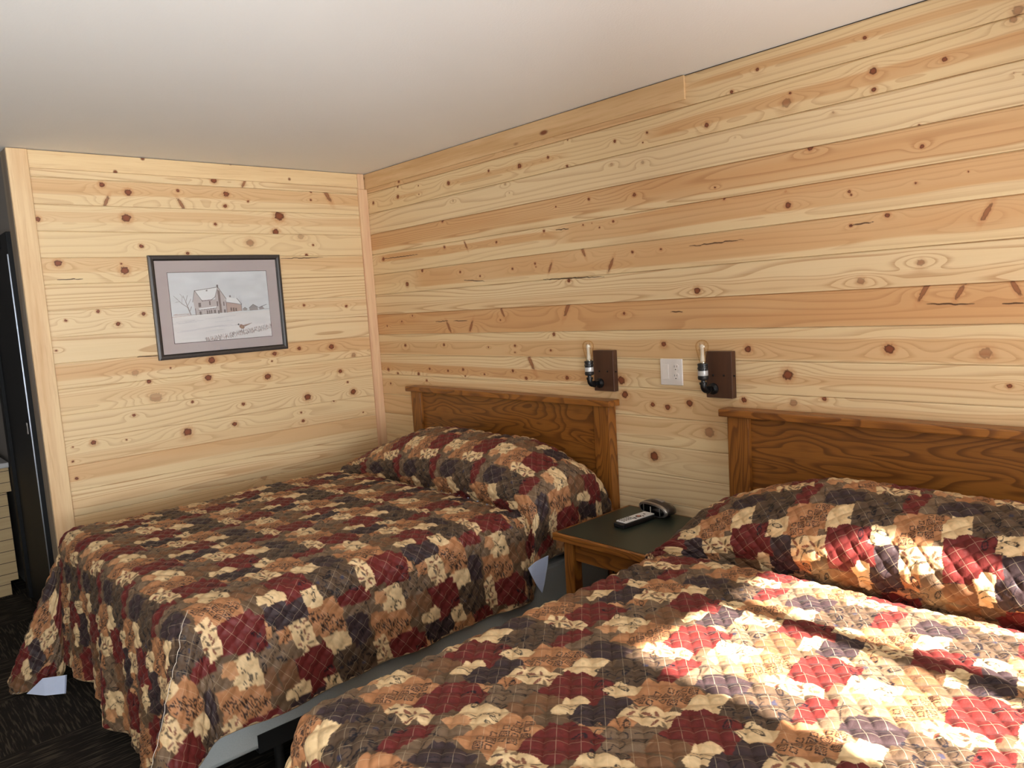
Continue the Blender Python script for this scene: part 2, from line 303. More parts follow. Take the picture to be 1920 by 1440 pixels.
def pine_fields(h, z, row, seams, knots, cracks, heart, seed, cath):
    H_, Z_ = np.meshgrid(h, z, indexing='ij'); RW = np.broadcast_to(row, H_.shape)
    top = np.array(seams)[RW]; zf = (top-Z_)/np.maximum(.02, top-np.array(seams)[np.minimum(RW+1, len(seams)-1)])
    rr = np.random.RandomState(seed); off = rr.rand(40)*90; amp = 2.2+rr.rand(40)*2; ls = .35+.5*rr.rand(40); amp[cath] = 8; ls[cath] = 1.0; tone = rr.rand(40)
    o = off[RW]
    G = amp[RW]*vnoise(H_*.62+o, zf*1.15+o*1.7, seed) + 1.1*vnoise(H_*2.2+o, zf*2.2+o, seed+3) + zf*4.5
    Q = np.full(H_.shape, 6.0); S = np.ones(H_.shape)
    bend = np.zeros(H_.shape)
    for (kx, kz, r, typ) in knots:
        x0, z0, r = kx/1000, kz/1000, max(r, 3.0)/1000*1.1
        i0, i1 = np.searchsorted(h, [x0-.28, x0+.28])
        j = np.where(np.abs(z-z0) < .12)[0]
        if i1 <= i0 or len(j) == 0: continue
        j0, j1 = j[0], j[-1]+1
        dx = H_[i0:i1, j0:j1]-x0; dz = Z_[i0:i1, j0:j1]-z0
        if typ == 1:                      # a branch cut lengthwise: a slanting spike
            a = math.radians(62 if (kx % 3) else 118); ex = dx*math.cos(a)+dz*math.sin(a); ez = -dx*math.sin(a)+dz*math.cos(a)
            q = np.sqrt((ex/(2.6*r))**2+(ez/(.62*r))**2)
        else: q = np.sqrt((dx/(1.12*r))**2+(dz/r)**2)
        w = vnoise(dx*160+kx, dz*160+kz, 2)*.5-.25
        q = q+w*np.clip(q, 0, 1)
        s = {0: 1.0, 1: .75, 2: .55, 3: .38}[typ]
        m = q < Q[i0:i1, j0:j1]
        # keep knots inside their own board
        m &= RW[i0:i1, j0:j1] == row[np.argmin(np.abs(z-z0))]
        Q[i0:i1, j0:j1][m] = q[m]; S[i0:i1, j0:j1][m] = s
        bend[i0:i1, j0:j1] += (2.6*min(1, r/.011))*np.exp(-(dx/(6*r))**2-(dz/(2.4*r))**2)*(RW[i0:i1, j0:j1] == row[np.argmin(np.abs(z-z0))])
    Cd = np.full(H_.shape, 20.0)
    for (xa, za, xb, zb) in cracks:
        a = np.array([xa, za])/1000.; b = np.array([xb, zb])/1000.; L = b-a
        t = np.clip(((H_-a[0])*L[0]+(Z_-a[1])*L[1])/(L@L), 0, 1)
        wig = (vnoise(H_*60, Z_*0+xa, 4)-.5)*.004
        dd = np.hypot(H_-a[0]-t*L[0], Z_-a[1]-t*L[1]+wig)*1000
        dd = dd-1.2*np.sin(np.pi*np.clip(t, .02, .98))
        Cd = np.minimum(Cd, np.maximum(dd, 0))
    Ht = np.zeros(H_.shape); HG = np.zeros(H_.shape)
    for (rw, a, b, c, w, st, wob) in heart:
        sel = RW == rw
        x, f = H_[sel], zf[sel]
        cc = c+wob*(vnoise(x*1.6+rw*7, x*0, seed+5)-.5)*2; ww = w*(1+.9*wob*(vnoise(x*4+rw, x*0+3, seed+6)-.5)*2)
        v = st*(1-sm(-.025, .03, np.abs(f-cc)-ww))
        fade = sm(a-.1, a+.12, x)*(1-sm(b-.12, b+.1, x))
        HG[sel] = np.maximum(HG[sel], (1-sm(-.14, .10, np.abs(f-cc)-ww))*fade)
        Ht[sel] = np.maximum(Ht[sel], v*fade*(.8+.35*vnoise(x*2.5, f*3+rw, seed+8)))
    return dict(grain=G+bend+1.6*HG, heart=np.clip(Ht, 0, 1), knot=Q, knot_strength=S, crack=Cd, tone=tone[RW], line=ls[RW])
HB = [(0,-1,2.46,.5,.7,.55,.0),(0,2.46,6,.5,.10,.7,.12),(1,.3,.62,.55,.07,.6,.06),(1,.85,1.75,.5,.10,.7,.08),(1,2.25,6,.5,.17,.8,.16),
 (3,-1,6,.42,.40,.8,.06),(4,.1,1.75,.35,.16,.85,.22),(4,1.7,6,.36,.34,.8,.08),(5,.45,6,.40,.40,.75,.08),(5,-1,.5,.3,.3,.25,.1),
 (7,-1,6,.5,.62,.95,.0),(8,-1,6,.66,.30,.62,.05),(9,-1,2.1,.66,.20,.85,.1),(9,1.9,6,.5,.14,.45,.14),(10,-1,6,.62,.42,.5,.12),(11,-1,.45,.5,.5,.5,.1),(11,.4,6,.3,.3,.4,.15),(12,-1,6,.3,.22,.2,.2),(6,-1,6,.75,.2,.22,.1)]
HL = [(0,-3,1,.5,.2,.2,.1),(1,-3,1,.32,.27,.55,.08),(2,-3,1,.45,.20,.42,.15),(4,-3,1,.3,.28,.42,.1),(6,-1.2,1,.3,.16,.4,.08),(8,-3,1,.35,.32,.6,.12),(9,-3,1,.45,.25,.25,.12),(11,-3,1,.8,.2,.25,.1),(12,-3,1,.35,.34,.6,.1),(13,-3,1,.5,.2,.3,.15),(14,-3,1,.5,.4,.4,.1)]
z, d, row, seams = wall_rows(ZB1)
xs = np.concatenate([np.arange(0, 4.2, .006), np.linspace(4.2, WX, 45)])
F = pine_fields(xs, z, row, seams, KB, CB, HB, 11, [6, 3])
F['tone'] = np.array([.3,.15,.95,.3,.4,.3,.75,.2,.3,.45,.4,.3,.85,1,1,1,1,1,1,1])[np.broadcast_to(row, F['tone'].shape)]
V = np.stack([np.broadcast_to(xs[:, None], F['grain'].shape), np.broadcast_to(d[None], F['grain'].shape), np.broadcast_to(z[None], F['grain'].shape)], -1)
link('pine_boards', grid_mesh('pine_boards', V, F, smooth=False, flip=False), pine, wb)
z, d, row, seams = wall_rows(ZL1)
ys = np.arange(-1.95, 0.0005, .006)
F = pine_fields(ys, z, row, seams, KL, CL, HL, 23, [5, 7, 13])
V = np.stack([np.broadcast_to(-d[None], F['grain'].shape), np.broadcast_to(ys[:, None], F['grain'].shape), np.broadcast_to(z[None], F['grain'].shape)], -1)
link('pine_boards', grid_mesh('pine_boards', V, F, smooth=False, flip=True), pine, wl)
# trims
bm = BM(); box(bm, .0005, .0185, -.065, -.0005, 0, 2.341, .0025); box(bm, .0005, .0185, -.065, -.0195, 2.3415, 2.437, .0025)
struct(bm_obj('trim_1', bm, trim_pink))
struct(boxo('trim_2', trim_x, None, .001, 2.46, -.010, -.0005, 2.341, 2.436, .0015))
struct(boxo('trim_3', trim_y, None, .0005, .012, -1.879, -.0655, 2.351, 2.436, .0012))
struct(boxo('trim_4', trim_v, None, .0005, .0195, -1.968, -1.88, 0, 2.437, .004, 3))
struct(boxo('trim_5', grey_wood, None, -.125, .0, -1.969, -1.951, 0, 2.437, .002))
# side wall of the bathroom passage, its black door and the walls that close the room
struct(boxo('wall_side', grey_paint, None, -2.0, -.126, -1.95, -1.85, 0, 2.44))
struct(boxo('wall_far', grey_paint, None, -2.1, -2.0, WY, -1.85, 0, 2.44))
bm = BM()
WIN1 = (-1.55, -.625, .92, 2.09)
WIN_ADDED = (-4.2, -2.5, .75, 2.12)  # opening of an unseen window added for fill light
box(bm, WX, WX+.1, WY-.1, WIN_ADDED[0], 0, 2.44); box(bm, WX, WX+.1, WIN_ADDED[1], WIN1[0], 0, 2.44); box(bm, WX, WX+.1, WIN1[1], .12, 0, 2.44)
box(bm, WX, WX+.1, WIN_ADDED[0], WIN_ADDED[1], 0, WIN_ADDED[2]); box(bm, WX, WX+.1, WIN_ADDED[0], WIN_ADDED[1], WIN_ADDED[3], 2.44)
box(bm, WX, WX+.1, WIN1[0], WIN1[1], 0, WIN1[2]); box(bm, WX, WX+.1, WIN1[0], WIN1[1], WIN1[3], 2.44)
struct(bm_obj('wall_right', bm, wall_paint))
bm = BM()
box(bm, -2.1, WX, WY-.1, WY, 0, 2.44)
struct(bm_obj('wall_front', bm, wall_paint))
white_m = plain('white_frame_paint', lin(232,230,224), .4)
pane_m = mat_thin_glass('window_glass')
def window(name, ax, at, a0, a1, z0, z1, mull):
    bm = BM(); t = .045
    def bb(p0, p1, q0, q1):
        if ax == 'x': box(bm, at, at+.06, p0, p1, q0, q1, .004)
        else: box(bm, p0, p1, at, at+.06, q0, q1, .004)
    bb(a0, a0+t, z0, z1); bb(a1-t, a1, z0, z1); bb(a0, a1, z0, z0+t); bb(a0, a1, z1-t, z1)
    for m, w in mull: bb(m-w/2, m+w/2, z0, z1)
    w = struct(bm_obj(name, bm, white_m))
    bm = BM()
    if ax == 'x': box(bm, at+.028, at+.031, a0, a1, z0, z1)
    else: box(bm, a0, a1, at+.028, at+.031, z0, z1)
    bm_obj('pane', bm, pane_m, w)
window('window_1', 'x', WX+.02, WIN1[0], WIN1[1], WIN1[2], WIN1[3], [(-1.075, .075)])
window('added_window', 'x', WX+.02, WIN_ADDED[0], WIN_ADDED[1], WIN_ADDED[2], WIN_ADDED[3], [(-3.35, .05)])  # unseen window, added so that light reaches the left wall
# black door in the side wall
dr = boxo('door_1', plain('black_door_paint', (.005,.0055,.0065), .6, spec=.2), None, -.86, -.29, -1.972, -1.9505, .01, 2.0); struct(dr)
bm = BM(); box(bm, -.285, -.127, -1.99, -1.9505, 0, 2.06, .004); box(bm, -.94, -.865, -1.99, -1.9505, 0, 2.06, .004); box(bm, -.865, -.285, -1.99, -1.9505, 2.005, 2.06, .004)
bm_obj('frame', bm, dr.data.materials[0], dr)
chrome = plain('brushed_metal', (.55,.56,.58), .22, 1.0)
boxo('edge_strip', plain('bright_metal', (.30,.33,.38), .3, 1.0), dr, -.1275, -.1255, -1.9945, -1.9895, .3, 1.95)
bm = BM(); box(bm, -.232, -.205, -1.9935, -1.9895, 1.045, 1.105, .002)
sp = bm_obj('strike_plate', bm, chrome, dr)
boxo('latch_hole', black_m, sp, -.224, -.213, -1.9942, -1.9932, 1.06, 1.09)
# ------------------------------------------------------------------ the patchwork print (one repeat, 316 x 566 mm)
TW, TH, RES = 316, 566, 1.5
MAR, CRE, TAN, TAU, PUR, NAV = lin(106,39,36), lin(224,192,146), lin(178,124,84), lin(101,79,59), lin(63,48,49), lin(22,20,28)
LRED, TAU2, BLUE = lin(112,44,38), lin(118,95,74), lin(46,50,72)
TAU3 = lin(88,69,54); TANL = lin(194,142,100); BRN = lin(120,84,58)
def rq(x0, x1, y0, y1, j=0):
    """a patch as a slightly uneven four-sided piece with one stepped corner"""
    r = random.Random(int(x0*7+y0*13+j)); e = lambda: r.uniform(-7, 7); sx, sy = (x1-x0)*r.uniform(.16, .3), (y1-y0)*r.uniform(.16, .3)
    P = [(x0+e(), y0+e()), ((x0+x1)/2, y0+e()), (x1-sx, y0+e()), (x1-sx, y0+sy), (x1+e(), y0+sy), (x1+e(), y1+e()), (x0+sx, y1+e()), (x0+sx*.8, y1-sy*.6), (x0+e(), y1-sy*.7)]
    return P
PATCH = [  # painter's order: colour, outline in millimetres
 (TAU2, rq(-351,-255,55,222)), (TAU3, rq(-206,-66,-50,72)), (TAU2, rq(-95,70,-296,-135)), (BRN, rq(60,150,-205,-140)), (TAN, rq(-62,8,-184,-100)), (TANL, rq(-100,-40,300,372)), (TAU3, rq(-186,-58,40,150)),
 (TAN, rq(-80,64,-62,62)), (TAN, rq(-258,-128,160,312)), (BRN, rq(-262,-180,305,352)), (CRE, rq(46,120,-36,64)), (CRE, rq(-58,64,-132,-58)), (PUR, rq(-138,-48,-206,-64)), (PUR, rq(-300,-182,66,146)),
 (MAR, rq(62,196,-150,-10)), (MAR, rq(-144,-14,204,356)), (MAR, rq(-72,-12,58,176)), (CRE, rq(-135,-64,-62,0)), (CRE, rq(-175,-132,-204,-116)), (CRE, rq(-338,-236,212,306)), (CRE, rq(-170,-48,148,214)), (CRE, rq(-60,-16,-10,30)) if False else (TANL, rq(-20,30,196,240)),
]
def tile_print():
    n, m = int(TW*RES), int(TH*RES)
    X, Y = np.meshgrid((np.arange(n)+.5)/RES, (np.arange(m)+.5)/RES, indexing='ij')
    s = 2*math.pi
    wx = 1.8*np.sin(s*(Y*7/TH)+1.3*np.sin(s*X*2/TW))+1.5*np.sin(s*(X*2/TW+Y*3/TH)); wy = 2.2*np.sin(s*X*5/TW+1.2*np.sin(s*Y*3/TH))+1.2*np.sin(s*(Y*8/TH-X*2/TW))
    def rel(cx, cy, warp=True):
        x = X+(wx if warp else 0); y = Y+(wy if warp else 0)
        return (x-cx+TW/2) % TW-TW/2, (y-cy+TH/2) % TH-TH/2
    C = np.empty((n, m, 3)); C[:] = TAU
    blotch = .86+.28*vnoise(X/7, Y/7, 3)
    for col, poly in PATCH:
        p = np.array(poly, float); c = p.mean(0); dx, dy = rel(*c); p = p-c
        ins = np.zeros(X.shape, bool)
        for (x0, y0), (x1, y1) in zip(p, np.roll(p, -1, 0)):
            if y0 == y1: continue
            ins ^= ((y0 > dy) != (y1 > dy)) & (dx < (x1-x0)*(dy-y0)/(y1-y0)+x0)
        C[ins] = col
    C *= blotch[..., None]
    def ink(mask, col, k=.9):
        C[mask] = C[mask]*(1-k)+np.array(col)*k
    # squares inside squares
    for (cx, cy, ang) in ((-6, 0, 6), (-194, 236, 28)):
        a = math.radians(ang)
        for i in range(5):
            for j in range(5):
                if abs(i-j) > 1 and (i*3+j*5) % 7 > 2: continue
                if abs(i-j) > 2: continue
                ox, oy = (i-2)*22.0, (j-2)*22.0
                dx, dy = rel(cx+ox*math.cos(a)-oy*math.sin(a), cy+ox*math.sin(a)+oy*math.cos(a), False)
                da = a+.12*math.sin(3*i+5*j); ux = np.abs(dx*math.cos(da)+dy*math.sin(da)); uy = np.abs(-dx*math.sin(da)+dy*math.cos(da)); q = np.maximum(ux, uy)
                if (i+j) % 2 == 0: ink((np.abs(q-8.9) < 1.35) | (np.abs(q-4.7) < 1.05) | (q < 1.8), NAV)
                else: ink(np.abs(q-5.8) < 1.2, NAV)
    # flowers drawn in line
    for (cx, cy, Rr, nl) in ((-140, 8, 52, 5), (-120, 96, 54, 5), (-12, -216, 62, 6)):
        dx, dy = rel(cx, cy, False); r = np.hypot(dx, dy); th = np.arctan2(dy, dx)
        e = Rr*.62*(.55+.45*np.abs(np.cos(3*th+.4)))
        ink(np.abs(r-e) < 1.7, NAV, .9); ink((r < 6+2*np.sin(12*th)), BLUE, .8)
        ink((np.abs(np.sin(3*th+.4)) < .10) & (r > 5) & (r < Rr*.36), NAV, .7)
        for k in range(nl):
            t0 = .5+k*2*math.pi/nl; lx, ly = Rr*.98*math.cos(t0), Rr*.98*math.sin(t0); ex = (dx-lx)*math.cos(t0+.5)+(dy-ly)*math.sin(t0+.5); ey = -(dx-lx)*math.sin(t0+.5)+(dy-ly)*math.cos(t0+.5)
            q = (ex/17)**2+(ey/7)**2
            ink((np.abs(q-.82) < .36), NAV, .9); ink((np.abs(ey) < .9) & (q < 1), NAV, .7); ink((np.abs(np.sin(ex*.9+np.abs(ey)*1.2)) < .25) & (q < .8), NAV, .5)
    # leaves on the cream pieces
    rr = random.Random(3)
    for (cx, cy) in ((-24, -92), (34, -96), (-136, 182), (-84, 180)):
        for k in range(6):
            t0 = k*1.05+rr.random()*.5; d = 17+6*rr.random(); dx, dy = rel(cx+d*math.cos(t0), cy+d*math.sin(t0), False)
            ex = dx*math.cos(t0)+dy*math.sin(t0); ey = -dx*math.sin(t0)+dy*math.cos(t0)
            ink((ex/12.5)**2+(ey/4)**2 < 1, (LRED, TAU, LRED, PUR)[k % 4], .85)
    # stems and stripes
    for (cx, cy, L, a, w) in ((-290, 258, 34, .5, .8), (-282, 262, 30, 1.1, .8), (-152, -160, 22, .2, .9), (-150, -172, 22, .2, .9), (-98, 378, 22, .9, .9), (-92, 366, 22, .9, .9), (-90, -120, 40, .9, .8), (-80, -135, 40, .95, .8), (-100, -140, 40, .8, .7), (-225, 105, 36, .4, .8), (-240, 110, 36, .6, .8), (-315, 130, 44, 1.9, .9), (-300, 160, 40, .1, .9), (-20, 430, 40, 1.4, .8), (60, -150, 44, .3, .8), (-40, -150, 30, 2.2, .9)):
        dx, dy = rel(cx, cy); ex = dx*math.cos(a)+dy*math.sin(a); ey = -dx*math.sin(a)+dy*math.cos(a)+.006*ex*ex
        ink((np.abs(ey) < w*1.35) & (np.abs(ex) < L), NAV, .85)
    for (cx, cy) in ((-262, 272), (-250, 250), (-130, -60)):
        for k in range(2):
            dx, dy = rel(cx, cy+k*16, False); q = (dx/11)**2+(dy/4.4)**2; ink(np.abs(q-.85) < .32, NAV, .85); ink((np.abs(dy) < .6) & (q < 1), NAV, .7)
    return C
TILE = tile_print()
def print_at(u, v, rot=6.0, off=(0, 0)):
    a = math.radians(rot); x = (u*math.cos(a)+v*math.sin(a))*1000+off[0]; y = (-u*math.sin(a)+v*math.cos(a))*1000+off[1]
    i = np.floor((x % TW)*RES).astype(int) % TILE.shape[0]; j = np.floor((y % TH)*RES).astype(int) % TILE.shape[1]
    return TILE[i, j]*.86
# ------------------------------------------------------------------ quilts draped over the beds
ZT = .672
def catmull(P, n=14):
    P = np.array(P, float); out = []
    Q = np.vstack([2*P[0]-P[1], P, 2*P[-1]-P[-2]])
    for k in range(1, len(Q)-2):
        t = np.linspace(0, 1, n, endpoint=False)[:, None]; a, b, c, e = Q[k-1:k+3]
        out.append(.5*((2*b)+(c-a)*t+(2*a-5*b+4*c-e)*t**2+(3*b-a-3*c+e)*t**3))
    return np.vstack(out+[P[-1:]])
PROF = catmull([(-.95,0),(-.78,.0),(-.66,-.004),(-.585,-.022),(-.548,-.036),(-.535,-.03),(-.556,.012),(-.575,.055),(-.565,.105),(-.525,.155),(-.46,.198),(-.37,.224),(-.28,.226),(-.19,.20),(-.125,.15),(-.085,.08),(-.068,0),(-.064,-.08)])
PS = np.concatenate([[0], np.cumsum(np.hypot(*np.diff(PROF, axis=0).T))])
def bed_quilt(name, cx, hw, wfun, du, dv, umax, drops, rot, off, seed, left_lay=0.0):
    RR = .085; flat = hw-RR; yf = -2.05; vf = yf+RR
    DL, DR, DF = drops
    def axis(a, b, fine, f0, f1, coarse):
        pts = [a]
        while pts[-1] < b:
            pts.append(pts[-1]+(fine if f0 <= pts[-1] <= f1 else coarse))
        return np.array(pts)
    us = axis(-flat-DL, flat+DR, du, -hw-.1, umax, max(du, .007))
    vs = axis(vf-DF, -.95+PS[-1], dv, -1.97, .14, max(dv, .0036))
    U, Vv = np.meshgrid(us, vs, indexing='ij')
    sx = np.sign(U); a = np.maximum(np.abs(U)-flat, 0); b = np.maximum(vf-Vv, 0)
    xin = np.clip(U, -flat, flat); vin = np.maximum(Vv, vf)
    # profile along the bed, from the foot towards the head
    s = np.clip(vin+.95, 0, PS[-1]); py = np.interp(s, PS, PROF[:, 0]); pz = np.interp(s, PS, PROF[:, 1])
    w = wfun(xin)
    under = sm(-.95, -.6, vin)
    fy = np.where(vin < -.95, vin, np.minimum(-.95+s*.89/PS[-1], -.06))
    y0 = np.where(vin < -.95, vin, py*under*w+fy*(1-under*w)); z0 = np.where(vin < -.95, 0, pz*w)
    z0 = z0+ZT+.012*(1-(xin/hw)**2)+.012*(vnoise(U*3.2+seed, Vv*3.2, seed)-.5)+.006*(vnoise(U*9, Vv*9, seed+1)-.5)
    # drape
    lift = .36*np.exp(-((a-.07)/.05)**2)*(U < 0)*sm(.1, .4, b)
    b = b*(1-lift)
    th = np.arctan2(b, a); r = np.hypot(a, b)
    q = np.pi/2*RR
    rho = np.where(r < q, RR*np.sin(np.minimum(r, q)/RR), RR); drop = np.where(r < q, RR*(1-np.cos(np.minimum(r, q)/RR)), RR+(r-q))
    k = np.clip((r-q)/.45, 0, 1.3)
    corner = np.sin(2*th)**2
    wave = .016*np.sin(Vv*11+seed)+.010*np.sin(Vv*23+2*seed); wavef = .018*np.sin(U*12+seed)+.012*np.sin(U*27+1.3)
    flare = k*(.02+np.where(b > 0, 0, wave*sm(.1, .3, k))+np.where(a > 0, 0, wavef*sm(.1, .3, k))+.05*sm(-.9, -2.0, Vv)*np.where(b > 0, np.cos(th)**2, 1)*np.where(a > 0, 1, 0))+np.where(U < 0, .145, .21)*k*corner**1.5
    fl = np.where(r > q, np.minimum(flare, .85*np.maximum(r-q, 1e-6)), 0)
    rho = rho+fl; drop = drop-np.where(r > q, (r-q)-np.sqrt(np.maximum((r-q)**2-fl**2, 0)), 0)
    th2 = th+np.where(U < 0, .60*np.sin(2*th)*sm(0, .3, k), 0)
    ct, st = np.cos(th2), np.sin(th2)
    x = xin+sx*rho*ct; y = y0-rho*st; z = z0-drop
    # side flap below the pillow: gathered where the quilt is tucked
    tuck = np.exp(-((Vv-(-.95+.43))/.05)**2)*w*sm(0, .12, a)
    x = x-sx*tuck*.035
    pil = sm(-.56, -.44, Vv)*np.where(a > 0, 1, 0)
    x = x+sx*pil*.035*np.sin(np.clip(a/.3, 0, 1)*np.pi)*w
    if left_lay > 0:
        m = pil*(sx < 0)*sm(0, .05, a)
        lx = -flat-RR*.9-left_lay*(1-np.exp(-a/.16)); lz = np.maximum(ZT+.0-.35*a, .603+.012*np.abs(np.sin(Vv*38+a*20)))
        x = x*(1-m)+m*lx; z = z*(1-m)+m*np.minimum(lz, np.maximum(z0-.3*a, .603))
    z = np.maximum(z, .012+.01*vnoise(U*20, Vv*20, 5))
    V3 = np.stack([x+cx, y, z], -1)
    # quilting: soft pads between stitched lines
    s1 = U*Q1[0]+Vv*Q1[1]+100; s2 = U*Q2[0]+Vv*Q2[1]+100
    pad = (np.abs(np.sin(np.pi*(s1+.0)+np.pi/2))*np.abs(np.sin(np.pi*s2+np.pi/2)))
    pad = np.power(np.clip(pad, 0, 1), .6)
    wr = vnoise(U*60+3*vnoise(U*20, Vv*20, 7), Vv*60, seed+4)-.5
    hgt = .0078*pad+.0032*wr*np.sqrt(pad)
    tu = np.gradient(V3, axis=0); tv = np.gradient(V3, axis=1); nrm = np.cross(tu, tv); nrm /= np.maximum(np.linalg.norm(nrm, axis=-1, keepdims=True), 1e-9)
    Vo = V3+nrm*hgt[..., None]
    colr = print_at(U, Vv, rot, off)
    me = grid_mesh('quilt_top', Vo, None, {'print': colr}, np.stack([U, Vv], -1))
    root = empty(name, (cx, -1.0, ZT))
    link('quilt_top', me, quilt_m, root)
    st_ = 4
    B = (V3-nrm*.0045)[::st_, ::st_]
    link('lining', grid_mesh('lining', B, flip=True), lining_m, root)
    # binding round the hem
    edge = np.concatenate([V3[0, ::-1], V3[:, 0], V3[-1, :]]); en = np.concatenate([nrm[0, ::-1], nrm[:, 0], nrm[-1, :]])
    keep = [0]
    for i in range(1, len(edge)):
        if np.linalg.norm(edge[i]-edge[keep[-1]]) > .012: keep.append(i)
    bm = BM(); tube(bm, edge[keep], .0042, 6); bm_obj('hem_binding', bm, binding_m, root, True)
    if name and seed == 2:
        pts = []
        for k in range(46):
            t = .03+.6*k/45; uu = flat+t*.62; vv = vf-t*.80+.02*math.sin(9*t)
            i = min(len(us)-1, np.searchsorted(us, uu)); j = min(len(vs)-1, np.searchsorted(vs, vv)); pts.append(Vo[i, j]+nrm[i, j]*.0015)
        bm = BM(); tube(bm, pts, .0008, 5); bm_obj('loose_thread', bm, plain('white_thread', lin(225,215,200), .7), root, True)
        P = np.array(TUCK); c = P.mean(0); bm = BM(); tube_v = [bm.verts.new(p) for p in P]; tv2 = [bm.verts.new(p+np.array([-.006, .004, 0])) for p in P]; n = len(P)
        bm.faces.new(tube_v); bm.faces.new(tv2[::-1])
        for k in range(n): bm.faces.new((tube_v[k], tv2[k], tv2[(k+1)%n], tube_v[(k+1)%n]))
        bm_obj('turned_edge', bm, lining_m, root)
        bm = BM(); P = [(.53,-2.245,.014),(.57,-2.185,.075),(.642,-2.112,.085),(.667,-2.128,.016),(.61,-2.19,.012)]; a1 = [bm.verts.new(p) for p in P]; a2 = [bm.verts.new((p[0]-.004, p[1]+.006, p[2]-.003)) for p in P]; bm.faces.new(a1); bm.faces.new(a2[::-1])
        for k in range(5): bm.faces.new((a1[k], a2[k], a2[(k+1)%5], a1[(k+1)%5]))
        bm_obj('turned_edge', bm, lining_m, root)
    return root
TUCK = [(2.032,-.640,.445),(2.036,-.622,.455),(2.037,-.598,.463),(2.035,-.56,.466),(2.03,-.515,.466),(2.03,-.522,.43),(2.03,-.535,.394),(2.031,-.55,.35),(2.033,-.568,.315),(2.035,-.60,.36),(2.034,-.625,.41)]
def w_left_bed(x):
    return np.interp(x, [-.78,-.68,-.60,-.42,-.28,-.1,.2,.45,.58,.66,.72], [.12,.3,.5,.78,.95,1,1,1,.88,.74,.62])
def w_right_bed(x):
    return np.interp(x, [-.78,-.70,-.66,-.56,-.46,-.30,-.1,.3,.5,.7], [.3,.42,.52,.68,.82,.97,1,1,.9,.6])
BX1, BX2 = 1.215, 3.462
A1 = math.radians(6); u_, v_ = .695+.1335+(.587-.52), -1.557
OFF1 = (-1000*(u_*math.cos(A1)+v_*math.sin(A1)), -1000*(-u_*math.sin(A1)+v_*math.cos(A1)))
u_, v_ = 3.334-BX2, -1.436
OFF2 = (-1000*(u_*math.cos(A1)+v_*math.sin(A1)), -1000*(-u_*math.sin(A1)+v_*math.cos(A1)))
q1 = bed_quilt('bedspread', BX1, .78, w_left_bed, .0036, .0036, .85, (.56, .42, .66), 6, OFF1, 2)
tag(q1, 'patchwork quilted bedspread in shade, on the bed beside the framed picture wall', 'bedspread', 'patchwork bedspreads')
q2 = bed_quilt('bedspread', BX2, .765, w_right_bed, .0021, .0021, .55, (.36, .36, .50), 6, OFF2, 5, .10)
tag(q2, 'patchwork quilted bedspread lit by a sun patch, on the nearest bed', 'bedspread', 'patchwork bedspreads')
# ------------------------------------------------------------------ beds under the quilts
def make_bed(cx):
    b = empty('bed', (cx, -1.05, 0), None, 'bed', 'motel beds')
    for sx in (-1, 1):
        bm = BM(); xa = cx+sx*.7675; box(bm, min(xa, xa+sx*.004), max(xa, xa+sx*.004), -1.83, -.15, .160, .222); xb = cx+sx*.72; box(bm, min(xa, xb), max(xa, xb), -1.83, -.15, .160, .166)
        bm_obj('frame_rail', bm, black_m, b)
        for yy in (-1.75, -.3):
            bm = BM(); lathe(bm, [(.02, 0), (.026, .004), (.026, .05), (.016, .06), (.016, .16)], 16, (0,0,1), (cx+sx*.735, yy, 0)); bm_obj('leg', bm, black_m, b, sharp=.6)
    for yy in (-1.75, -.3): boxo('cross_rail', black_m, b, cx-.72, cx+.72, yy-.02, yy+.02, .150, .160)
    boxo('box_spring', spring_m, b, cx-.765, cx+.765, -2.035, -.06, .168, .40, .02, 3)
    boxo('mattress', mattress_m, b, cx-.76, cx+.76, -2.03, -.075, .402, .635, .05, 4)
    return b
bed = make_bed(BX1); tag(bed, 'bed with grey box spring below the hem, beside the framed picture wall')
def copy_tree(o, dx=0, parent=None):
    c = o.copy(); COL.objects.link(c)
    if parent is None: c.location.x += dx
    else: c.parent = parent
    for ch in list(o.children): copy_tree(ch, 0, c)
    return c
bed2 = copy_tree(bed, BX2-BX1); tag(bed2, 'bed under the sunlit quilt, nearest the viewer and right of the nightstand')
# ------------------------------------------------------------------ headboards
def make_headboard(x0):
    h = empty('headboard', (x0+.826, -.03, 0), None, 'headboard', 'oak headboards')
    boxo('cap', oak_x, h, x0, x0+1.652, -.078, -.001, 1.052, 1.082, .004, 2)
    boxo('post', oak_z, h, x0+.026, x0+.122, -.055, -.001, 0, 1.052, .004)
    boxo('post', oak_z, h, x0+1.530, x0+1.626, -.055, -.001, 0, 1.052, .004)
    boxo('panel', oak_panel, h, x0+.122, x0+1.530, -.036, -.012, .3, 1.052, 0)
    return h
hb = make_headboard(.387); tag(hb, 'oak headboard in the room corner, left of the nightstand')
hb2 = copy_tree(hb, 2.612-.387); tag(hb2, 'oak headboard right of the nightstand, cut off by the right edge')
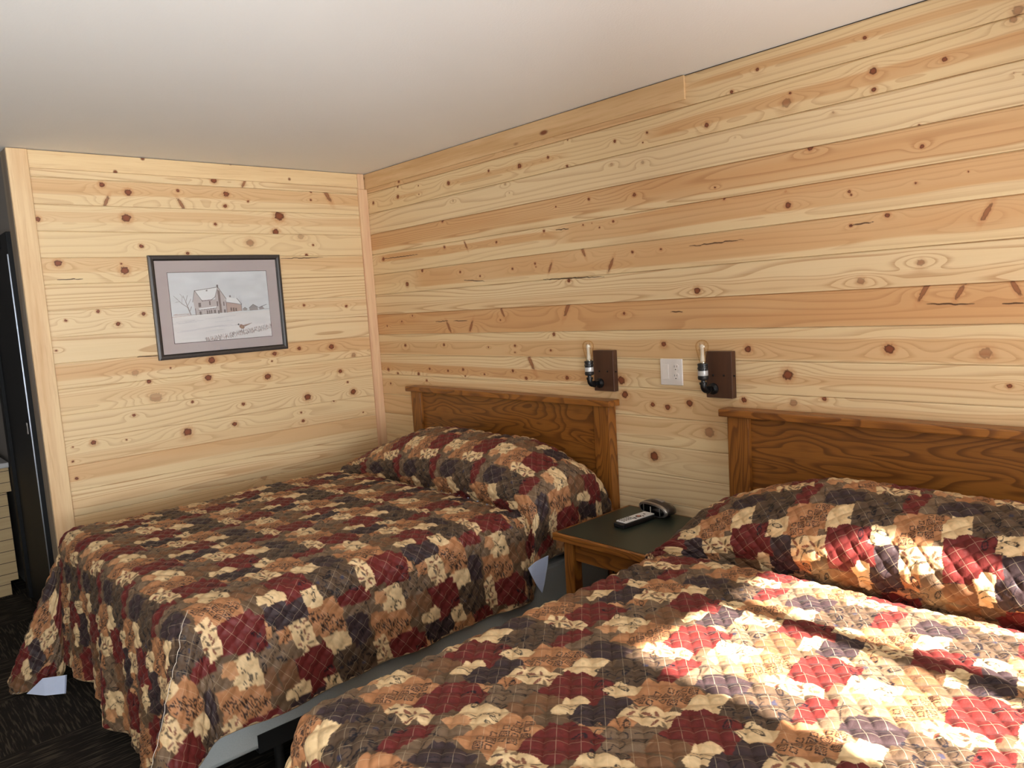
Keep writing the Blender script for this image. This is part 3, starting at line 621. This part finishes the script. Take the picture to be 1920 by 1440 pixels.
# ------------------------------------------------------------------ nightstand
lam = plain('green_black_laminate', lin(40,50,42), .38, var=.1, scale=120)
ns = empty('nightstand', (2.36, -.3, 0), 'oak nightstand with dark green top between the two beds', 'nightstand')
X0, X1, Y0, Y1, ZN = 2.09, 2.632, -.545, -.03, .59
bm = BM(); box(bm, X0, X1, Y0, Y0+.016, ZN-.032, ZN, .004, 3); box(bm, X0, X1, Y1-.012, Y1, ZN-.032, ZN, .003); box(bm, X0, X0+.016, Y0+.016, Y1-.012, ZN-.032, ZN, .004); box(bm, X1-.016, X1, Y0+.016, Y1-.012, ZN-.032, ZN, .004)
bm_obj('top_edging', bm, oak_x, ns)
boxo('top', lam, ns, X0+.0155, X1-.0155, Y0+.0155, Y1-.0115, ZN-.030, ZN+.0006)
for lx in (X0+.046, X1-.046-.052):
    for ly in (Y0+.018, Y1-.018-.052): boxo('leg', oak_z, ns, lx, lx+.052, ly, ly+.052, 0, ZN-.032, .004)
oak_dark = mat_oak('oak_apron', 'x', .75)
boxo('apron', oak_dark, ns, X0+.098, X1-.098, Y0+.034, Y0+.052, ZN-.112, ZN-.032)
boxo('apron', oak_dark, ns, X0+.098, X1-.098, Y1-.052, Y1-.034, ZN-.112, ZN-.032)
boxo('side_apron', oak_y, ns, X0+.056, X0+.074, Y0+.07, Y1-.07, ZN-.112, ZN-.032)
boxo('side_apron', oak_y, ns, X1-.074, X1-.056, Y0+.07, Y1-.07, ZN-.112, ZN-.032)
boxo('shelf', oak_dark, ns, X0+.06, X1-.06, Y0+.04, Y1-.04, .15, .17)
# ------------------------------------------------------------------ alarm clock
shell_m = plain('clock_shell', lin(58,48,44), .3, spec=.6); ring_m = plain('silver_ring', (.5,.49,.48), .28, .9); dark_m = plain('dark_screen', (.004,.004,.005), .12)
ck = empty('alarm_clock', (2.30, -.10, ZN), 'small oval alarm clock with silver ring front, at back of the nightstand', 'clock')
ca = math.radians(-14)
def ell(bm, rings, n=40):
    """rings of (depth, half width, half height, centre height)"""
    rs = []
    for (dp, hw, hh, cz) in rings:
        ring = []
        for i in range(n):
            t = 2*math.pi*i/n; e = lambda v: math.copysign(abs(v)**.85, v)
            x = hw*e(math.cos(t)); z_ = max(cz+hh*e(math.sin(t)), .004)
            ring.append(bm.verts.new((2.30+x*math.cos(ca)-dp*math.sin(ca), -.118+x*math.sin(ca)+dp*math.cos(ca), ZN+z_)))
        rs.append(ring)
    for A, B in zip(rs, rs[1:]):
        for i in range(n): bm.faces.new((A[i], A[(i+1)%n], B[(i+1)%n], B[i]))
    bm.faces.new(rs[0][::-1]); bm.faces.new(rs[-1]); return bm
bm_obj('shell', ell(BM(), [(-.002,.088,.026,.033),(.01,.094,.030,.036),(.035,.092,.031,.036),(.06,.078,.026,.032),(.075,.05,.017,.024)]), shell_m, ck, True)
bm_obj('front_ring', ell(BM(), [(-.010,.083,.0225,.032),(-.010,.091,.028,.033),(-.004,.094,.030,.034),(.002,.093,.029,.034)]), ring_m, ck, sharp=.6)
bm_obj('display', ell(BM(), [(-.0115,.080,.020,.032),(-.0103,.081,.0208,.032)]), dark_m, ck)
def ck_box(x0, x1, d0, d1, z0, z1, bev=.001):
    bm = BM(); box(bm, x0, x1, d0, d1, z0, z1, bev)
    bmesh.ops.rotate(bm, verts=bm.verts, cent=(0,0,0), matrix=Matrix.Rotation(ca, 3, 'Z')); bmesh.ops.translate(bm, verts=bm.verts, vec=(2.30, -.118, ZN)); return bm
for xx in (-.058, .052): bm_obj('divider', ck_box(xx, xx+.004, -.0135, -.0112, .016, .049), ring_m, ck)
bm_obj('divider', ck_box(-.010, -.006, -.0135, -.0112, .018, .046), plain('white_mark', lin(215,215,205), .4), ck)
bm_obj('snooze_bar', ck_box(-.03, .03, .022, .042, .064, .071, .003), ring_m, ck)
bm_obj('foot_pad', ck_box(-.05, .05, .006, .05, .0, .008, .002), black_m, ck)
# ------------------------------------------------------------------ remote control
rm = empty('remote_control', (2.295, -.222, ZN), 'white and black remote control lying in front of the alarm clock', 'remote')
rA = Vector((2.283, -.335)); rB = Vector((2.297, -.150)); ra = math.atan2((rB-rA).y, (rB-rA).x)-math.pi/2; rc = (rA+rB)/2
def rbox(x0, x1, y0, y1, z0, z1, bev, seg=3):
    bm = BM(); box(bm, x0, x1, y0, y1, z0, z1, bev, seg)
    bmesh.ops.rotate(bm, verts=bm.verts, cent=(0,0,0), matrix=Matrix.Rotation(ra, 3, 'Z')); bmesh.ops.translate(bm, verts=bm.verts, vec=(rc.x, rc.y, ZN+.0008)); return bm
bm_obj('body', rbox(-.031, .031, -.098, .098, 0, .021, .006), plain('black_plastic', (.012,.012,.013), .3), rm)
bm_obj('face_plate', rbox(-.0285, .0285, -.082, .0975, .0205, .0255, .0022), plain('pale_grey_plastic', lin(226,228,230), .35), rm)
btn = plain('rubber_button', lin(120,120,122), .6); btnd = plain('dark_button', lin(40,36,38), .5); btnr = plain('salmon_button', lin(200,128,110), .5)
for i in range(3):
    for j in range(5): bm_obj('button', rbox(-.022+i*.0125, -.014+i*.0125, -.074+j*.0135, -.067+j*.0135, .0252, .0272, .0008, 1), btn, rm)
def disc(cx, cy, r0, h): 
    bm = BM(); c = Matrix.Rotation(ra, 3, 'Z') @ Vector((cx, cy, 0)); lathe(bm, [(r0, 0), (r0, h)], 20, org=(rc.x+c.x, rc.y+c.y, ZN+.026)); return bm
bm_obj('button_ring', disc(.004, .022, .0135, .0012), btnd, rm); bm_obj('button', disc(.004, .022, .0075, .0022), btnr, rm)
bm_obj('button', rbox(-.004, .008, .058, .064, .0252, .0272, .001, 1), btnd, rm); bm_obj('button', rbox(.012, .022, .034, .041, .0252, .0272, .001, 1), btnd, rm)
bm_obj('button', rbox(.004, .020, -.012, -.004, .0252, .0272, .001, 1), btnd, rm)
# ------------------------------------------------------------------ pipe sconces
walnut = mat_oak('dark_stained_wood', 'z', .32)
t = NT('dark_stained_block'); f = t.noise(t.coord('Object', (40, 40, 5)), 1.0, 3)
walnut = t.bsdf(t.mix(f, lin(58,34,22), lin(88,56,38)), .45)
iron = plain('black_pipe', (.012,.012,.013), .32, .5); sock_m = plain('socket_bakelite', (.014,.014,.015), .35); band_m = plain('pale_label_band', lin(190,190,190), .35, .3)
amber = mat_bulb()
t = NT('stem_glint_glass'); d_ = t.n('BsdfDiffuse'); d_.inputs[0].default_value = (.95,.93,.88,1); tr_ = t.n('BsdfTransparent'); mx_ = t.n('MixShader'); mx_.inputs[0].default_value = .45; t.t.links.new(d_.outputs[0], mx_.inputs[1]); t.t.links.new(tr_.outputs[0], mx_.inputs[2]); t.t.links.new(mx_.outputs[0], t.out.inputs[0]); stem_m = t.m; fil_m = plain('filament_wire', lin(150,110,60), .4, .6); brass = plain('bulb_cap', (.6,.55,.42), .25, 1.0)  # stem glass whitened in place of the window's bright reflection
def make_sconce(cx, bxo, label):
    """cx: middle of the wooden block; bxo: where the pipe and bulb stand"""
    s = empty('wall_sconce', (cx, -.016, 1.215), label, 'wall lamp', 'pipe wall sconces')
    boxo('wood_block', walnut, s, cx-.061, cx+.061, -.032, -.0005, 1.120, 1.312, .0025)
    bm = BM(); zc = 1.158; yb = -.105
    lathe(bm, [(.0235, 0), (.0235, .006), (.018, .008), (.0125, .014), (.0125, .02)], 28, (0,-1,0), (bxo, -.0322, zc)); bm_obj('flange', bm, iron, s, sharp=.5)
    pts = [(bxo, -.045, zc), (bxo, yb+.026, zc)]; R_ = .022
    bm = BM(); tube(bm, pts, .0085, 14); bm_obj('pipe_nipple', bm, iron, s, sharp=.6)
    arc = [(bxo, yb+R_-R_*math.sin(a), zc+R_-R_*math.cos(a)) for a in np.linspace(0, math.pi/2, 10)]
    bm = BM(); tube(bm, [(bxo, yb+R_+.012, zc)]+arc+[(bxo, yb, zc+R_+.010)], .0125, 16)
    lathe(bm, [(.0155, 0), (.0155, .009)], 20, (0,-1,0), (bxo, yb+R_+.014, zc)); lathe(bm, [(.0155, 0), (.0155, .009)], 20, (0,0,1), (bxo, yb, zc+R_+.004)); bm_obj('elbow', bm, iron, s, sharp=.6)
    zs = zc+R_+.013
    bm = BM(); lathe(bm, [(.009, 0), (.009, .008), (.019, .011), (.0215, .016), (.0215, .024), (.0195, .026), (.0195, .052), (.0215, .054), (.0215, .060), (.0195, .062), (.0195, .068), (.021, .070), (.021, .076), (.016, .078)], 28, (0,0,1), (bxo, yb, zs)); so = bm_obj('socket', bm, sock_m, s, sharp=.5)
    bm = BM(); lathe(bm, [(.0205, .028), (.0208, .029), (.0208, .047), (.0205, .048)], 28, (0,0,1), (bxo, yb, zs), False); bm_obj('label_band', bm, band_m, so, True)
    z0 = zs+.076
    bm = BM(); lathe(bm, [(.0125, 0), (.0130, .010), (.0155, .020), (.0200, .038), (.0240, .056), (.0258, .068), (.0246, .080), (.0190, .089), (.0105, .0945), (.002, .096)], 28, (0,0,1), (bxo, yb, z0)); bu = bm_obj('bulb', bm, amber, s, True)
    bm = BM(); lathe(bm, [(.0095, .002), (.0085, .02), (.0065, .04), (.0075, .060), (.0090, .072), (.003, .078)], 14, (0,0,1), (bxo, yb, z0)); bm_obj('glass_stem', bm, stem_m, bu, True)
    bm = BM(); zz = []
    for k in range(9):
        a = k*2*math.pi/8; zz.append((bxo+.011*math.cos(a), yb+.011*math.sin(a), z0+(.034 if k % 2 else .084)))
    tube(bm, zz, .0006, 5); bm_obj('filament', bm, fil_m, bu)
    bm = BM(); lathe(bm, [(.0128, -.003), (.0132, .006), (.0128, .008)], 20, (0,0,1), (bxo, yb, z0)); bm_obj('bulb_cap', bm, brass, bu, True)
    for sx in (-.046, .004):
        bm = BM(); lathe(bm, [(.0045, 0), (.0042, .002), (.002, .0034)], 10, (0,-1,0), (cx+.02+sx, -.0318, 1.214)); bm_obj('screw', bm, iron, s)
    bm = BM(); lathe(bm, [(.004, 0), (.0036, .004), (.0022, .006)], 10, (1,0,0), (cx+.0608, -.017, 1.212)); bm_obj('thumb_screw', bm, iron, s)
    return s
make_sconce(1.975, 1.952, 'black pipe wall sconce above the headboard in the corner, left of the outlet')
make_sconce(2.592, 2.566, 'black pipe wall sconce right of the white outlet plate')
# ------------------------------------------------------------------ switch and outlet plate
ivory = plain('white_plastic', lin(236,230,226), .35, var=.01); slot_m = plain('outlet_slot', (.02,.02,.02), .6)
op = empty('switch_outlet_plate', (2.34, 0, 1.218), 'white switch and outlet plate between the two sconces', 'outlet')
boxo('cover_plate', ivory, op, 2.282, 2.398, -.0065, -.0003, 1.160, 1.276, .003, 3)
boxo('rocker_bezel', ivory, op, 2.2945, 2.3275, -.0078, -.006, 1.184, 1.252, .001)
bm = BM(); prism(bm, [(2.2965, 1.186), (2.3255, 1.186), (2.3255, 1.250), (2.2965, 1.250)], -.0125, -.007)
for v in bm.verts:
    if v.co.y < -.012 and v.co.z > 1.2: v.co.y = -.0085
bm_obj('rocker_switch', bm, ivory, op)
for zc in (1.2375, 1.1985):
    bm = BM(); n = 28; pr = []
    for i in range(n):
        a = 2*math.pi*i/n; pr.append((2.3655+max(-.0145, min(.0145, .0172*math.cos(a))), zc+.0172*math.sin(a)*.98))
    prism(bm, pr, -.0095, -.006); rc_ = bm_obj('receptacle', bm, ivory, op)
    bm = BM(); box(bm, 2.3585, 2.3605, -.0099, -.0093, zc+.001, zc+.010); box(bm, 2.3698, 2.3718, -.0099, -.0093, zc+.002, zc+.009)
    lathe(bm, [(.0026, 0), (.0026, .0006)], 12, (0,-1,0), (2.3655, -.0093, zc-.0075)); bm_obj('slots', bm, slot_m, rc_)
for (sx, sz) in ((2.311, 1.266), (2.311, 1.170), (2.3655, 1.218)):
    bm = BM(); lathe(bm, [(.003, 0), (.0026, .0012)], 12, (0,-1,0), (sx, -.0064, sz)); bm_obj('screw', bm, ivory, op)
# ------------------------------------------------------------------ framed farmhouse print
pf = empty('framed_picture', (.0, -1.016, 1.367), 'grey framed winter farmhouse print on the left pine wall', 'picture')
PY0, PY1, PZ0, PZ1 = -1.388, -.645, 1.367, 1.928
frame_m = plain('dark_grey_frame', lin(66,60,56), .38, var=.2, scale=60); lip_m = plain('black_frame_lip', lin(30,26,25), .4); mat_m = plain('lilac_grey_mat', lin(196,182,180), .8, var=.02)
fm = BM()
def fbar(bm, y0, y1, z0, z1, x0, x1):
    return box(bm, x0, x1, y0, y1, z0, z1, .0025, 2)
w = .0185
def mitre(bm, o, i, x0, x1o, x1i):
    """a moulding ring between outer margin o and inner margin i, with front heights x1o and x1i"""
    O = [(PY0+o, PZ0+o), (PY1-o, PZ0+o), (PY1-o, PZ1-o), (PY0+o, PZ1-o)]; I = [(PY0+i, PZ0+i), (PY1-i, PZ0+i), (PY1-i, PZ1-i), (PY0+i, PZ1-i)]
    def vv(P, x): return [bm.verts.new((x, a, b)) for a, b in P]
    Ob, Of, If, Ib = vv(O, x0), vv(O, x1o), vv(I, x1i), vv(I, x0)
    for k in range(4):
        j = (k+1) % 4
        for A, B in ((Ob, Of), (Of, If), (If, Ib), (Ib, Ob)): bm.faces.new((A[k], A[j], B[j], B[k]))
    return bm
mitre(fm, 0, .010, .001, .019, .023); mitre(fm, .010, .0135, .001, .0195, .0195); mitre(fm, .0135, .021, .001, .0225, .020)
fo = bm_obj('frame', fm, frame_m, pf)
bm_obj('frame_lip', mitre(BM(), .021, .0285, .001, .0185, .013), lip_m, fo)
bm = BM(); MY0, MY1, MZ0, MZ1 = -1.297, -.735, 1.450, 1.836
def mitre2(bm, x0, x1):
    O = [(PY0+.026, PZ0+.026), (PY1-.026, PZ0+.026), (PY1-.026, PZ1-.026), (PY0+.026, PZ1-.026)]; I = [(MY0, MZ0), (MY1, MZ0), (MY1, MZ1), (MY0, MZ1)]
    A = [bm.verts.new((x1, a, b)) for a, b in O]; B = [bm.verts.new((x1, a, b)) for a, b in I]; Cc = [bm.verts.new((x0, a, b)) for a, b in I]
    for k in range(4):
        j = (k+1) % 4; bm.faces.new((A[k], A[j], B[j], B[k])); bm.faces.new((B[k], B[j], Cc[j], Cc[k]))
    return bm
bm_obj('mat_board', mitre2(bm, .008, .0105), mat_m, pf)
bm = BM(); tube(bm, [(.0108, a, b) for a, b in ((MY0, MZ0), (MY1, MZ0), (MY1, MZ1), (MY0, MZ1), (MY0, MZ0))], .0016, 6); bm_obj('mat_bevel', bm, plain('dark_mat_edge', lin(70,62,62), .7), pf)
def farmhouse():
    n, m = 440, 300
    S, T = np.meshgrid((np.arange(n)+.5)/n, (np.arange(m)+.5)/m, indexing='ij')      # s left to right, t top to bottom
    C = np.empty((n, m, 3)); C[:] = lin(232,234,236)
    cl = vnoise(S*5, T*9, 1)*.6+vnoise(S*14, T*20, 2)*.4
    C *= (.90+.18*cl)[..., None]
    hz = .615-.02*S
    snow = T > hz; C[snow] = np.array(lin(242,238,236))*(.93+.1*vnoise(S*7, T*30, 5)[snow])[:, None]
    def ink(mask, col, k=.7):
        k = np.clip(k, 0, 1); C[mask] = C[mask]*(1-k)+np.array(col)*k
    def seg(x0, y0, x1, y1, w, col, k=.75):
        ax = n/m; dx, dy = (x1-x0)*ax, y1-y0; L2 = dx*dx+dy*dy+1e-9; t = np.clip(((S-x0)*ax*dx+(T-y0)*dy)/L2, 0, 1)
        ink(np.hypot((S-x0)*ax-t*dx, T-y0-t*dy) < w, col, k)
    def poly(P, col, k=1.0):
        ins = np.zeros(S.shape, bool)
        for (x0, y0), (x1, y1) in zip(P, P[1:]+P[:1]):
            if y0 != y1: ins ^= ((y0 > T) != (y1 > T)) & (S < (x1-x0)*(T-y0)/(y1-y0)+x0)
        ink(ins, col, k)
    br, dk, lt, pk, wh = lin(120,98,92), lin(84,72,72), lin(206,196,194), lin(196,170,160), lin(244,244,244)
    for k in range(26):
        r = random.Random(k); s0 = r.random()*.16; seg(s0, .60, s0+.02, .60-.02*r.random(), .004, lin(200,176,170), .4)
    for k in range(30):
        r = random.Random(50+k); s0 = .57+.14*r.random(); seg(s0, .58, s0+.01*(r.random()-.5), .34+.15*r.random(), .0016, lin(170,166,172), .5)
    # house
    poly([(.222,.42),(.243,.27),(.305,.42),(.305,.61),(.235,.61)], lt); poly([(.30,.40),(.45,.40),(.45,.60),(.30,.60)], lt)
    poly([(.435,.40),(.475,.22),(.545,.39),(.545,.60),(.44,.60)], lt); poly([(.545,.44),(.70,.50),(.70,.585),(.545,.60)], pk)
    poly([(.243,.265),(.475,.225),(.44,.36),(.40,.40),(.305,.405)], wh); poly([(.535,.40),(.565,.375),(.66,.40),(.70,.49),(.55,.455)], wh)
    poly([(.27,.52),(.44,.50),(.445,.525),(.27,.545)], wh)
    for a in (((.215,.425),(.243,.262)),((.243,.262),(.31,.42)),((.31,.415),(.40,.405)),((.40,.405),(.44,.365)),((.44,.365),(.475,.22)),((.475,.22),(.55,.40)),((.25,.265),(.47,.225)),((.55,.45),(.70,.49)),((.66,.40),(.705,.49)),((.265,.545),(.445,.525)),((.235,.52),(.235,.61)),((.545,.40),(.545,.60)),((.70,.49),(.70,.585))): seg(*a[0], *a[1], .004, dk, .8)
    poly([(.468,.26),(.492,.28),(.496,.60),(.474,.60)], br, .8); poly([(.463,.19),(.482,.19),(.482,.225),(.463,.225)], dk, .8); poly([(.585,.35),(.60,.35),(.60,.38),(.585,.38)], dk, .7); poly([(.355,.26),(.37,.257),(.37,.28),(.355,.28)], dk, .7)
    for (a, b, w_, h_) in ((.268,.44,.016,.065),(.284,.44,.01,.06),(.374,.42,.014,.06),(.45,.43,.014,.07),(.515,.44,.012,.06),(.27,.565,.022,.045),(.345,.555,.012,.05),(.365,.553,.012,.05),(.385,.55,.012,.05),(.415,.55,.02,.05),(.455,.56,.016,.05),(.515,.555,.02,.045),(.585,.53,.014,.05),(.61,.535,.014,.05),(.635,.54,.014,.045)):
        poly([(a,b),(a+w_,b),(a+w_,b+h_),(a,b+h_)], dk, .75)
    for k in range(9): seg(.255+k*.022, .545-k*.002, .255+k*.022, .605, .0022, br, .5)
    # bare tree and barns
    for a in ((.185,.60,.165,.50,.007),(.165,.50,.15,.42,.005),(.165,.50,.11,.44,.004),(.15,.42,.13,.33,.003),(.15,.42,.17,.33,.003),(.11,.44,.06,.36,.003),(.11,.44,.12,.34,.002),(.165,.47,.20,.38,.003),(.13,.36,.10,.30,.002),(.06,.36,.04,.33,.002),(.09,.41,.05,.42,.002),(.18,.55,.20,.49,.004)): seg(*a, br, .75)
    for P_ in ([(.715,.565),(.735,.545),(.755,.565),(.755,.585),(.715,.585)], [(.78,.555),(.825,.505),(.87,.545),(.875,.585),(.785,.59)], [(.885,.56),(.92,.53),(.945,.575),(.89,.585)]): poly(P_, br, .65)
    for a in ((.78,.55,.825,.50),(.825,.50,.875,.545),(.71,.565,.735,.54),(.735,.54,.76,.565),(.88,.555,.97,.51)): seg(*a, .004, dk, .8)
    seg(.70, .585, 1, .575, .003, br, .5); seg(.0, .625, .19, .61, .004, lin(196,160,150), .6); seg(.19,.605,.45,.60,.004,br,.4)
    for k in range(16):
        r = random.Random(200+k); s0, t0 = r.random()*.8, .66+.2*r.random(); seg(s0, t0, s0+.18, t0-.015, .003, lin(196,192,198), .45)
    # pheasant
    poly([(.655,.80),(.675,.785),(.70,.80),(.715,.83),(.70,.855),(.675,.85),(.66,.83)], lin(150,96,66), .85); poly([(.70,.80),(.80,.775),(.715,.825)], lin(140,100,76), .8); ink(np.hypot((S-.652)*n/m, T-.785) < .012, lin(40,58,56), .9); seg(.652,.80,.662,.805,.006,lin(210,200,196),.8); seg(.652,.785,.64,.79,.003,dk,.8)
    seg(.68,.85,.675,.885,.003,dk,.7); seg(.695,.85,.70,.885,.003,dk,.7); ink((np.hypot((S-.685)*n/m, T-.825) < .016), lin(196,170,140), .6)
    for k in range(420):
        r = random.Random(500+k); s0 = .30+.7*r.random(); lo = .97-.14*max(0, s0-.3)/.7
        t0 = lo-.02+.07*r.random()
        if t0 > .995: continue
        seg2 = r.choice((br, lin(176,140,130), dk)); mask = (np.abs(S-s0-.004*math.sin(k)*(T-t0)*60) < .0022) & (np.abs(T-t0) < .012); ink(mask, seg2, .5)
    return C
Cp = farmhouse(); n_, m_ = Cp.shape[:2]
yy, zz = np.meshgrid(np.linspace(MY0, MY1, n_), np.linspace(MZ1, MZ0, m_), indexing='ij')
t = NT('printed_paper'); pr_m = t.bsdf(t.attr('print', 'Color'), .8, 0, .2)
link('print', grid_mesh('print', np.stack([np.full(yy.shape, .0082), yy, zz], -1), None, {'print': Cp}, flip=True), pr_m, pf)
boxo('glass_pane', mat_thin_glass('picture_glass', (1,1,1), .1), pf, .0128, .0146, PY0+.0255, PY1-.0255, PZ0+.0255, PZ1-.0255)
# ------------------------------------------------------------------ vanity in the passage
t = NT('vanity_boards'); sp_ = t.n('SeparateXYZ'); t.set(sp_, 0, t.coord('Object')); fz = t.math('FRACT', t.math('DIVIDE', sp_.outputs[2], .0685))
g = t.noise(t.coord('Object', (4, 1.2, 40)), 1.5, 3)
colv = t.mix(g, lin(196,172,130), lin(166,140,100)); grv = t.math('LESS_THAN', fz, .055)
van_m = t.bsdf(t.mix(grv, colv, lin(70,54,38)), .5, 0, .3)
vn = empty('vanity_cabinet', (-1.3, -2.5, 0), 'pale wood vanity cabinet with light counter, beyond the dark doorway at left', 'cabinet')
boxo('cabinet_body', van_m, vn, -1.75, -1.02, -3.1, -2.02, .09, .69); boxo('drawer_front', van_m, vn, -1.04, -1.0, -3.1, -1.988, .63, .775, .002)
boxo('door', van_m, vn, -1.0195, -1.0, -3.1, -2.012, .095, .628, .002)
boxo('toe_kick', van_m, vn, -1.70, -1.03, -3.05, -2.05, 0, .09); boxo('counter', plain('grey_counter', lin(176,176,178), .4), vn, -1.78, -.985, -3.12, -1.985, .776, .806, .004)
# ------------------------------------------------------------------ daylight and added fill lamps
def area(name, loc, rot, sx, sy, power, color):
    l = bpy.data.lights.new(name, 'AREA'); l.shape = 'RECTANGLE'; l.size = sx; l.size_y = sy; l.energy = power; l.color = color
    o = bpy.data.objects.new(name, l); COL.objects.link(o); o.location = loc; o.rotation_euler = rot; return o
area('daylight_window_1', (WX+.14, (WIN1[0]+WIN1[1])/2, (WIN1[2]+WIN1[3])/2), (0, math.radians(90), 0), WIN1[3]-WIN1[2], WIN1[1]-WIN1[0], L_W1, (.93, .97, 1.0))
area('ceiling_fill_window_1', (WX+.22, (WIN1[0]+WIN1[1])/2, WIN1[2]-.12), (0, math.radians(128), 0), .6, WIN1[1]-WIN1[0], L_G1, (.97, .98, 1.0))  # added lamp below the sill, aimed upward to brighten the ceiling
area('fill_added_window', (WX+.14, (WIN_ADDED[0]+WIN_ADDED[1])/2, (WIN_ADDED[2]+WIN_ADDED[3])/2), (0, math.radians(90), 0), WIN_ADDED[3]-WIN_ADDED[2], WIN_ADDED[1]-WIN_ADDED[0], L_W2, (.93, .97, 1.0))  # fill lamp at the added window, brightens the left wall
area('ceiling_fill_added_window', (WX+.22, (WIN_ADDED[0]+WIN_ADDED[1])/2, WIN_ADDED[2]-.12), (0, math.radians(122), 0), .6, WIN_ADDED[1]-WIN_ADDED[0], L_G2, (.95, .98, 1.0))  # added upward lamp outside the unseen window, lifts the ceiling
sun = bpy.data.lights.new('sun', 'SUN'); sun.energy = L_SUN; sun.angle = math.radians(.9); sun.color = (1.0, .93, .84)
so = bpy.data.objects.new('sun', sun); COL.objects.link(so)
EL, AZ = math.radians(32.6), .08
dv = Vector((-1, AZ, -math.tan(EL))).normalized(); so.rotation_euler = dv.to_track_quat('-Z', 'Y').to_euler(); so.location = (8, -2, 4)
w = bpy.data.worlds.new('sky'); SC.world = w; w.use_nodes = True
nt = w.node_tree; nt.nodes.clear(); bg = nt.nodes.new('ShaderNodeBackground'); wo = nt.nodes.new('ShaderNodeOutputWorld'); nt.links.new(bg.outputs[0], wo.inputs[0])
bg.inputs[0].default_value = (.75, .87, 1, 1); bg.inputs[1].default_value = L_SKY
vs_ = SC.view_settings; vs_.view_transform = 'Standard'; vs_.look = 'None'; vs_.gamma = 1; vs_.exposure = EXPO; vs_.use_curve_mapping = False
SC.cycles.use_denoising = True; SC.cycles.max_bounces = 6; SC.cycles.diffuse_bounces = 4; SC.cycles.glossy_bounces = 3; SC.cycles.transmission_bounces = 4; SC.cycles.transparent_max_bounces = 8
SC.cycles.caustics_reflective = False; SC.cycles.caustics_refractive = False; SC.cycles.sample_clamp_indirect = 6
